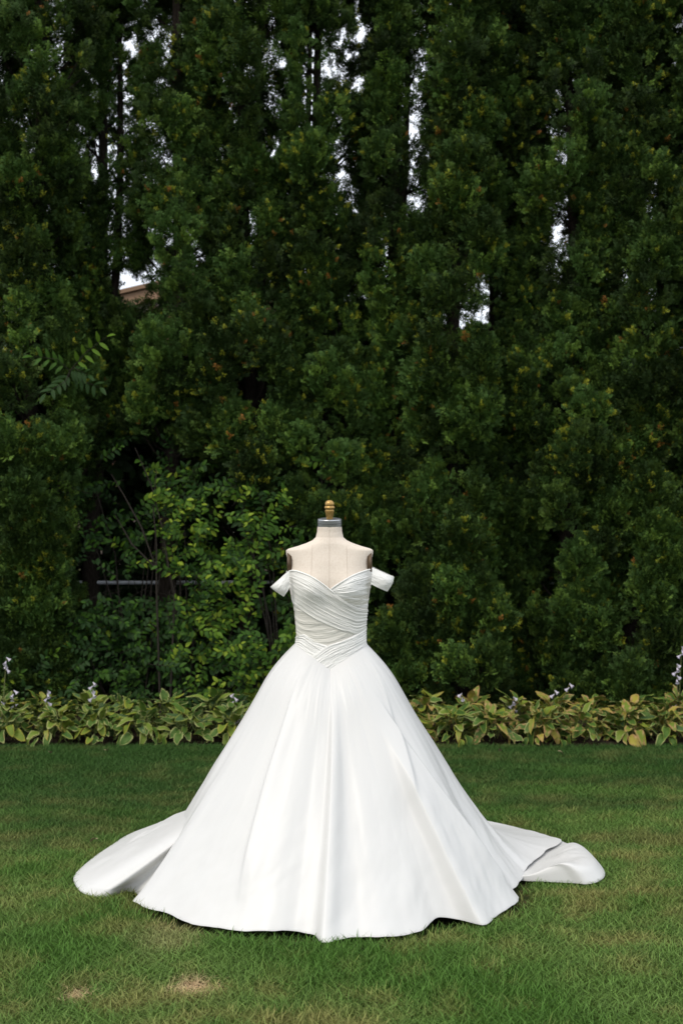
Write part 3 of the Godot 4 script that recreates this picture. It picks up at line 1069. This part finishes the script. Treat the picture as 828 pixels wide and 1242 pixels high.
func skirt_point(th: float, s: float) -> Vector3:
	var deg := rad_to_deg(th)
	var top := skirt_top(th)
	var R := table(HEM, deg)
	var bulge := 0.40 * s * exp(-pow(s / 0.175, 2.0))
	var r := top.x + (minf(R, 0.81) - top.x) * (s + bulge) + maxf(R - 0.81, 0.0) * pow(s, 8.0)
	var near := (R - 0.81) if R < 0.81 else 0.0
	r -= near * (1.0 - pow(s, 3.0)) * (s + bulge)
	for f in FOLDS:
		var c := lerpf(f[0], f[1], s)
		var dx: float = deg - c
		var w: float = f[2] * lerpf(1.5, 1.0, s)
		var u: float = dx / (w * (f[6] if dx < 0 else f[7]))
		if absf(u) < 3.2:
			var on := smoothstep(f[4], f[4] + 0.35, s) * (0.35 + 0.65 * s)
			if f[5] < 2.0:
				on *= 1.0 - smoothstep(f[5] - 0.25, f[5], s)
			r += f[3] * exp(-pow(absf(u), 2.4 if f[3] == 0.066 else 1.6)) * on
	r -= (0.034 * smoothstep(35.0, 80.0, deg) + 0.012 * smoothstep(-35.0, -70.0, deg)) * 9.5 * pow(s, 3.0) * (1.0 - s)
	# small gathers below the waist seam, and soft undulation
	r += 0.004 * noise.get_noise_2d(deg * 0.06, s * 2.0 + 60.0) * smoothstep(0.0, 0.05, s) * (1.0 - smoothstep(0.1, 0.4, s))
	r += 0.010 * noise.get_noise_2d(deg * 0.035, s * 0.8 + 4.0) * smoothstep(0.05, 0.6, s)
	r += 0.006 * noise.get_noise_2d(deg * 0.07 + s * 2.0, s * 4.0 + 20.0) * smoothstep(0.3, 0.9, s)
	# the soft dent low on the right side
	var hem := 0.024 + 0.012 * noise.get_noise_1d(deg * 0.05) + 0.02 * exp(-pow((deg - 31.0) / 6.0, 2.0)) + 0.012 * exp(-pow((deg + 14.0) / 9.0, 2.0))
	hem += 0.02 * smoothstep(86.0, 98.0, deg) * smoothstep(150.0, 122.0, deg)
	var h := lerpf(top.y, hem, s)
	if R > 0.81:
		# the spread part eases on to the grass
		h = lerpf(h, hem + (top.y - hem) * pow(1.0 - s, 1.15), clampf((R - 0.81) / 0.3, 0, 1))
	return Vector3(r * sin(th), h, r * cos(th))


# outer edge of the train on the grass, from the left notch round the back to the right tip
const TRAIN := [
	Vector2(-0.74, 0.24), Vector2(-0.775, 0.195), Vector2(-0.81, 0.20), Vector2(-0.87, 0.272), Vector2(-0.955, 0.225), Vector2(-1.015, 0.09), Vector2(-1.045, -0.06), Vector2(-1.03, -0.27), Vector2(-0.985, -0.55), Vector2(-0.90, -0.88), Vector2(-0.66, -1.25),
	Vector2(-0.2, -1.45), Vector2(0.25, -1.42), Vector2(0.6, -1.2), Vector2(0.84, -0.97), Vector2(1.03, -0.66), Vector2(1.115, -0.4), Vector2(1.13, -0.15), Vector2(1.10, 0.0), Vector2(1.03, 0.085), Vector2(0.96, 0.07), Vector2(0.87, 0.05), Vector2(0.78, 0.02), Vector2(0.68, -0.02),
]


func train_point(u: float, v: float) -> Vector3:
	var e := along(TRAIN, u)
	var th := atan2(e.x, e.y)
	# where the cloth leaves the skirt
	var left := smoothstep(0.5, 0.2, u)
	var inner_h := lerpf(0.04, 0.29, left)
	var inner_r := lerpf(0.585, 0.55, left)
	if u < 0.5:
		th = clampf(th, -PI, deg_to_rad(-70.0)) if th < 0 else th
	else:
		th = clampf(th, deg_to_rad(97.0), PI) if th > 0 else th
	th = lerpf(deg_to_rad(-65.0), th, smoothstep(0.0, 0.1, u))
	var a := Vector3(sin(th) * inner_r, inner_h, cos(th) * inner_r)
	var b := Vector3(e.x, 0.03, e.y)
	var p := a.lerp(b, v)
	# sag on to the grass
	p.y = 0.03 + (inner_h - 0.03) * pow(1.0 - v, lerpf(1.5, 1.12, smoothstep(0.35, 0.1, u)))
	# the notch tucks under, the ridge beside it stands up
	var ridge := exp(-pow((u - 0.062) / 0.022, 2.0))
	p.y += 0.006 * ridge * sin(PI * clampf(v, 0, 1)) * (1.0 if v < 1 else 0.0)
	# soft swells of cloth over the grass
	p.y += (0.03 * noise.get_noise_2d(p.x * 1.7 + 11.0, p.z * 1.7) + 0.016 * noise.get_noise_2d(p.x * 4.5, p.z * 4.5 + 9.0) + 0.012) * sin(PI * minf(v * 1.05, 1.0)) * smoothstep(0.02, 0.2, u)
	# the rolled fold at the right
	var roll := smoothstep(0.66, 0.78, u)
	if th > 0.0:
		var reach := Vector2(p.x, p.z).length()
		var under := table(HEM, rad_to_deg(atan2(p.x, p.z)))
		var free := smoothstep(under - 0.02, under + 0.2, reach)
		p.y = lerpf(minf(p.y, 0.032), p.y + roll * 0.055 * sin(PI * pow(v, 3.0)), free)
	if v > 0.93:
		p.y -= 0.012 * (v - 0.93) / 0.07
	return p


func P(x: float, y: float) -> Vector2:
	# a point on the bodice, read off an enlargement of the photograph, in metres from the form's axis
	var px := 300.0 + x / 3.943
	var py := 590.0 + y / 3.943
	return Vector2((px - 414.0) / 303.0 - FORM_X - 0.001, 1.5 - (py - 621.0) / 303.0)


func on_bodice(q: Vector2, lift: float) -> Vector3:
	var w := linear_table(WIDTH, q.y)
	var xn := clampf(q.x / w, -1.0, 1.0)
	var z := torso_z(xn * w, q.y)
	var nrm := Vector3(xn * 0.9, 0, maxf(0.25, sqrt(1.0 - xn * xn))).normalized()
	return Vector3(xn * w, q.y, z) + nrm * lift


func ruched(called: String, top: Array, bottom: Array, lift: float, tucks: float, sd: int, tint: Color, parent: Node3D) -> void:
	var ns := 110
	var nw := 84
	var p := PackedVector3Array()
	var cols := PackedColorArray()
	for k in nw:
		var w := k / float(nw - 1)
		for j in ns:
			var s := j / float(ns - 1)
			var q: Vector2 = along(top, s).lerp(along(bottom, s), w)
			var t := w * tucks * 1.95 + 1.1 * noise.get_noise_2d(s * 0.7 + sd * 7.0, w * 5.0) + 0.14 * noise.get_noise_2d(s * 7.0 + sd * 3.0, w * 9.0)
			var ridge := pow(absf(sin(PI * t)), 0.55)
			var amp := 0.0029 * clampf(0.45 + 1.5 * noise.get_noise_2d(s * 1.6 + sd, w * 9.0 + 40.0), 0.08, 1.2)
			var fine := 0.0009 * noise.get_noise_2d(s * 9.0 + sd, w * tucks * 2.6)
			var edge := minf(w, 1.0 - w)
			var roll := -0.003 * (1.0 - smoothstep(0.0, 0.025, edge))
			var d := lift + amp * ridge + fine + roll
			if j == ns - 1 and called == "waist_band":
				d -= 0.003
			p.append(on_bodice(q, d))
			var f := 0.93 + 0.07 * ridge
			cols.append(Color(tint.r, tint.g, tint.b))
	var g := Geo.new()
	g.grid(p, ns, nw, false, cols)
	put(called, g.done(), M.chiffon, parent)


func gown() -> void:
	var o := thing("wedding_gown", "white satin ball gown with ruched off-shoulder bodice and long train on the lawn", "wedding dress", Vector3(FORM_X, 0, FORM_Z))
	# skirt, with a turned hem so that the cloth has an edge
	var nu := 900
	var nv := 130
	var p := PackedVector3Array()
	for k in nv:
		var s := k / float(nv - 1)
		for j in nu:
			p.append(skirt_point(lerpf(-PI, PI, j / float(nu)), s))
	for k in range(1, 14):
		# back up the inside
		var s := 1.0 - maxf(k - 3, 0) * 0.006
		for j in nu:
			var q := skirt_point(lerpf(-PI, PI, j / float(nu)), s)
			var out := Vector3(q.x, 0, q.z).normalized()
			p.append(q - out * 0.0045 * minf(k / 3.0, 1.0) + Vector3(0, -0.0018 * sin(PI * minf(k / 3.0, 1.0)), 0))
	var g := Geo.new()
	g.grid(p, nu, nv + 13, true)
	var skirt := put("skirt", g.done(), M.satin, o)
	# train
	g = Geo.new()
	nu = 520
	nv = 70
	p = PackedVector3Array()
	for k in nv:
		for j in nu:
			p.append(train_point(j / float(nu - 1), k / float(nv - 1)))
	for k in range(1, 8):
		for j in nu:
			p.append(train_point(j / float(nu - 1), 1.0 - k * 0.01) - Vector3(0, 0.006, 0))
	g.grid(p, nu, nv + 7)
	put("train", g.done(), M.satin, o)
	# bodice
	g = Geo.new()
	p = PackedVector3Array()
	for k in 40:
		var y := lerpf(0.945, 1.245, k / 39.0)
		var w := linear_table(WIDTH, y) + 0.004
		for j in 60:
			var a := lerpf(deg_to_rad(72), deg_to_rad(288), j / 59.0)
			var sx := sin(a)
			var x := w * signf(sx) * pow(absf(sx), 2.0 / 2.2)
			var z := -linear_table(FRONT, y) * 1.05 * pow(1.0 - pow(minf(absf(x) / w, 1.0), 2.2), 1.0 / 2.2)
			if cos(a) > 0:
				z = torso_z(x * 0.995, y) * 1.01
			p.append(Vector3(x, y, z))
	g.grid(p, 60, 40)
	g.hue = Color(1, 1, 1)
	var bodice := put("bodice", g.done(), M.chiffon, o)
	var bright := Color(1.03, 1.03, 1.04)
	var mid := Color(0.86, 0.85, 0.81)
	ruched("bodice_panel", [P(180, 490), P(236, 560), P(340, 540), P(470, 520), P(575, 500)], [P(226, 730), P(290, 760), P(385, 775), P(480, 740), P(580, 700)], 0.004, 15, 1, Color(0.84, 0.825, 0.775), bodice)
	ruched("bust_wrap", [P(622, 392), P(598, 397), P(560, 404), P(500, 426), P(440, 461), P(394, 490)], [P(622, 640), P(590, 625), P(540, 610), P(490, 590), P(440, 560), P(385, 515)], 0.004, 13, 2, bright, bodice)
	ruched("bust_wrap", [P(182, 412), P(203, 411), P(235, 404), P(300, 424), P(350, 454), P(395, 490), P(440, 525), P(500, 566), P(545, 586), P(600, 596)], [P(182, 500), P(206, 520), P(222, 556), P(240, 573), P(330, 634), P(430, 680), P(480, 694), P(515, 706), P(560, 690), P(600, 680)], 0.008, 14, 3, mid.lerp(bright, 0.45), bodice)
	ruched("waist_band", [P(215, 728), P(243, 721), P(276, 705), P(330, 735), P(385, 757), P(450, 785)], [P(205, 765), P(228, 768), P(262, 794), P(300, 820), P(345, 849), P(400, 884)], 0.006, 9, 4, bright, bodice)
	ruched("waist_band", [P(600, 665), P(572, 676), P(540, 692), P(515, 705), P(450, 734), P(385, 757), P(335, 792), P(298, 821)], [P(606, 760), P(582, 766), P(555, 780), P(520, 799), P(480, 822), P(450, 840), P(420, 858), P(391, 877)], 0.0095, 10, 5, bright, bodice)
	# folded top edges of the sweetheart neckline
	for e in [[[P(182, 410), P(203, 409), P(235, 402), P(300, 422), P(350, 452), P(395, 488), P(420, 508)], 0.011], [[P(622, 390), P(598, 395), P(560, 402), P(500, 424), P(440, 459), P(397, 490)], 0.0075]]:
		g = Geo.new()
		var path := []
		var rad := []
		for k in 40:
			path.append(on_bodice(along(e[0], k / 39.0), e[1] - 0.002))
			rad.append(0.0035 if k < 36 else 0.0035 * (40 - k) / 4.0)
		g.hue = bright
		g.tube(path, rad, 8)
		put("neckline_edge", g.done(), M.chiffon, bodice)
	# off-shoulder bands: loops of ruched ribbon
	for b in [
		[Vector3(-0.163, 1.268, 0.055), Vector3(-0.160, 1.200, 0.06), Vector3(-0.243, 1.197, 0.0), Vector3(-0.188, 1.158, 0.012)],
		[Vector3(0.166, 1.278, 0.05), Vector3(0.160, 1.212, 0.06), Vector3(0.256, 1.238, 0.0), Vector3(0.229, 1.179, 0.012)],
	]:
		g = Geo.new()
		p = PackedVector3Array()
		var cols := PackedColorArray()
		var sd := 3.0 if b[0].x < 0 else 8.0
		for k in 60:
			var t := k / 59.0 * PI
			for j in 40:
				var w := j / 39.0
				var inner: Vector3 = b[0].lerp(b[1], w)
				var outer: Vector3 = b[2].lerp(b[3], w)
				var f := pow(sin(t), 0.8)
				var q := inner.lerp(outer, f)
				q.z = lerpf(inner.z, outer.z, f) * (1.0 if t < PI / 2 else -1.0) + (0.03 if t < PI / 2 else -0.03) * sin(2.0 * t) * signf(cos(t)) + cos(t) * 0.02
				var ridge := absf(sin(PI * (w * 5.0 + 1.5 * noise.get_noise_2d(t * 1.1 + sd, w * 3.0)))) * (1.0 + 1.5 * noise.get_noise_2d(t * 2.0, w * 4.0 + sd))
				var bow := sin(PI * w)
				q += Vector3(signf(b[0].x) * 0.3, 0.2, 1.0 if t < PI / 2 else -1.0) * (0.0016 * ridge + 0.02 * bow * (0.35 + 0.65 * sin(t)))
				p.append(q)
				cols.append(bright)
		g.grid(p, 40, 60, false, cols)
		put("sleeve", g.done(), M.chiffon, o)


# ------------------------------------------------------------------ grass
func lawn_grass() -> void:
	var g := Geo.new()
	var r := RandomNumberGenerator.new()
	r.seed = 77
	for k in 16:
		var a := r.randf() * TAU
		var rr := 0.034 * sqrt(r.randf())
		var base := Vector3(cos(a) * rr, 0, sin(a) * rr)
		var lean := Vector3(r.randfn(), 0, r.randfn()) * 0.014
		var h := r.randf_range(0.024, 0.05)
		var w := r.randf_range(0.0011, 0.0019)
		var face := r.randf() * TAU
		var across := Vector3(cos(face), 0, sin(face)) * w
		var f := r.randf_range(0.4, 1.75)
		var mid := base + lean * 0.4 + Vector3(0, h * 0.6, 0)
		var tip := base + lean * 1.3 + Vector3(0, h, 0)
		var n := g.v.size()
		var dry := r.randf() < 0.26
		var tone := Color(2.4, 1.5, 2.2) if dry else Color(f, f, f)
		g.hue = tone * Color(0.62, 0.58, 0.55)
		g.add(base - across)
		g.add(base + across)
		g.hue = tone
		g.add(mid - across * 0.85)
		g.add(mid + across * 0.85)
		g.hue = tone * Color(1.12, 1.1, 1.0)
		g.add(tip)
		g.i.append_array(PackedInt32Array([n, n + 1, n + 3, n, n + 3, n + 2, n + 2, n + 3, n + 4]))
	var tuft := g.done()
	var poly := PackedVector2Array()
	for k in 120:
		var e := along(TRAIN, k / 119.0)
		poly.append(e * 0.995)
	var xfs := []
	var cols := []
	var worn := [[at(232, 1197, 4.49), 0.06], [at(95, 1210, 4.39), 0.04], [at(232, 1130, 5.08), 0.1], [at(200, 1145, 4.95), 0.12]]
	var step := 0.0225
	var z := -3.3
	while z > -9.02:
		var half := -z * 0.245 + 0.75
		var x := -half
		while x < half:
			var p := Vector3(x + rng.randf_range(-0.5, 0.5) * step, 0, z + rng.randf_range(-0.5, 0.5) * step)
			x += step
			var lx := p.x - FORM_X
			var lz := p.z - FORM_Z
			var rr := sqrt(lx * lx + lz * lz)
			if rr < 1.6:
				if rr < 0.6:
					continue
				var R := table(HEM, rad_to_deg(atan2(lx, lz)))
				if rr < R - 0.012 or (rr < R + 0.055 and rng.randf() < 0.8) or Geometry2D.is_point_in_polygon(Vector2(lx, lz), poly):
					continue
			var n1 := noise.get_noise_2d(p.x * 0.9, p.z * 0.9)
			var n2 := noise.get_noise_2d(p.x * 4.0 + 50.0, p.z * 4.0)
			var n3 := noise.get_noise_2d(p.x * 0.5 + 90.0, p.z * 1.4)
			# lusher towards the bed, drier in the open; hedge shade painted into the colour
			var lush_and_shade := clampf((-z - 6.4) / 1.2 + 1.2 * n3 - 0.25 * p.x * 0.3, 0, 1)
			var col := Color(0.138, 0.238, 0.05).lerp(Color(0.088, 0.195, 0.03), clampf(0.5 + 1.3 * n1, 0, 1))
			col = col.lerp(Color(0.044, 0.108, 0.02), lush_and_shade * 0.95)
			col = col.lerp(Color(0.33, 0.29, 0.10), (1.0 - 0.6 * lush_and_shade) * clampf(0.06 + 0.9 * n2 + 0.7 * n3 + 0.06 * p.x, 0, 0.75))
			var sc := 0.76 + 0.36 * n1 + rng.randf_range(-0.15, 0.15)
			var bare := 0.0
			for q in worn.size():
				var dd := Vector2(p.x - worn[q][0].x, (p.z - worn[q][0].z) * 0.8).length() / float(worn[q][1])
				bare = maxf(bare, clampf(1.5 - dd + 0.6 * n2, 0, 1) * (1.0 if q < 2 else 0.28))
			if bare > 0.0:
				col = col.lerp(Color(0.62, 0.45, 0.25), bare)
				sc *= 1.0 - 0.55 * bare
			if lx < -0.55 and lx > -1.05 and lz > 0.2 and lz < 0.55:
				sc *= 1.0 + 0.25 * maxf(0.0, n2 * 3.0)
			var f := rng.randf_range(0.8, 1.2)
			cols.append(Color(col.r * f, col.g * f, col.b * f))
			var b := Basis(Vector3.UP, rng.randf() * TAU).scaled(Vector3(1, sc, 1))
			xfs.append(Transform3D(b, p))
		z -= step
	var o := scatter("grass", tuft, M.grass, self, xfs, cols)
	tag(o, "short mown lawn grass with dry tan patches around the gown", "grass")
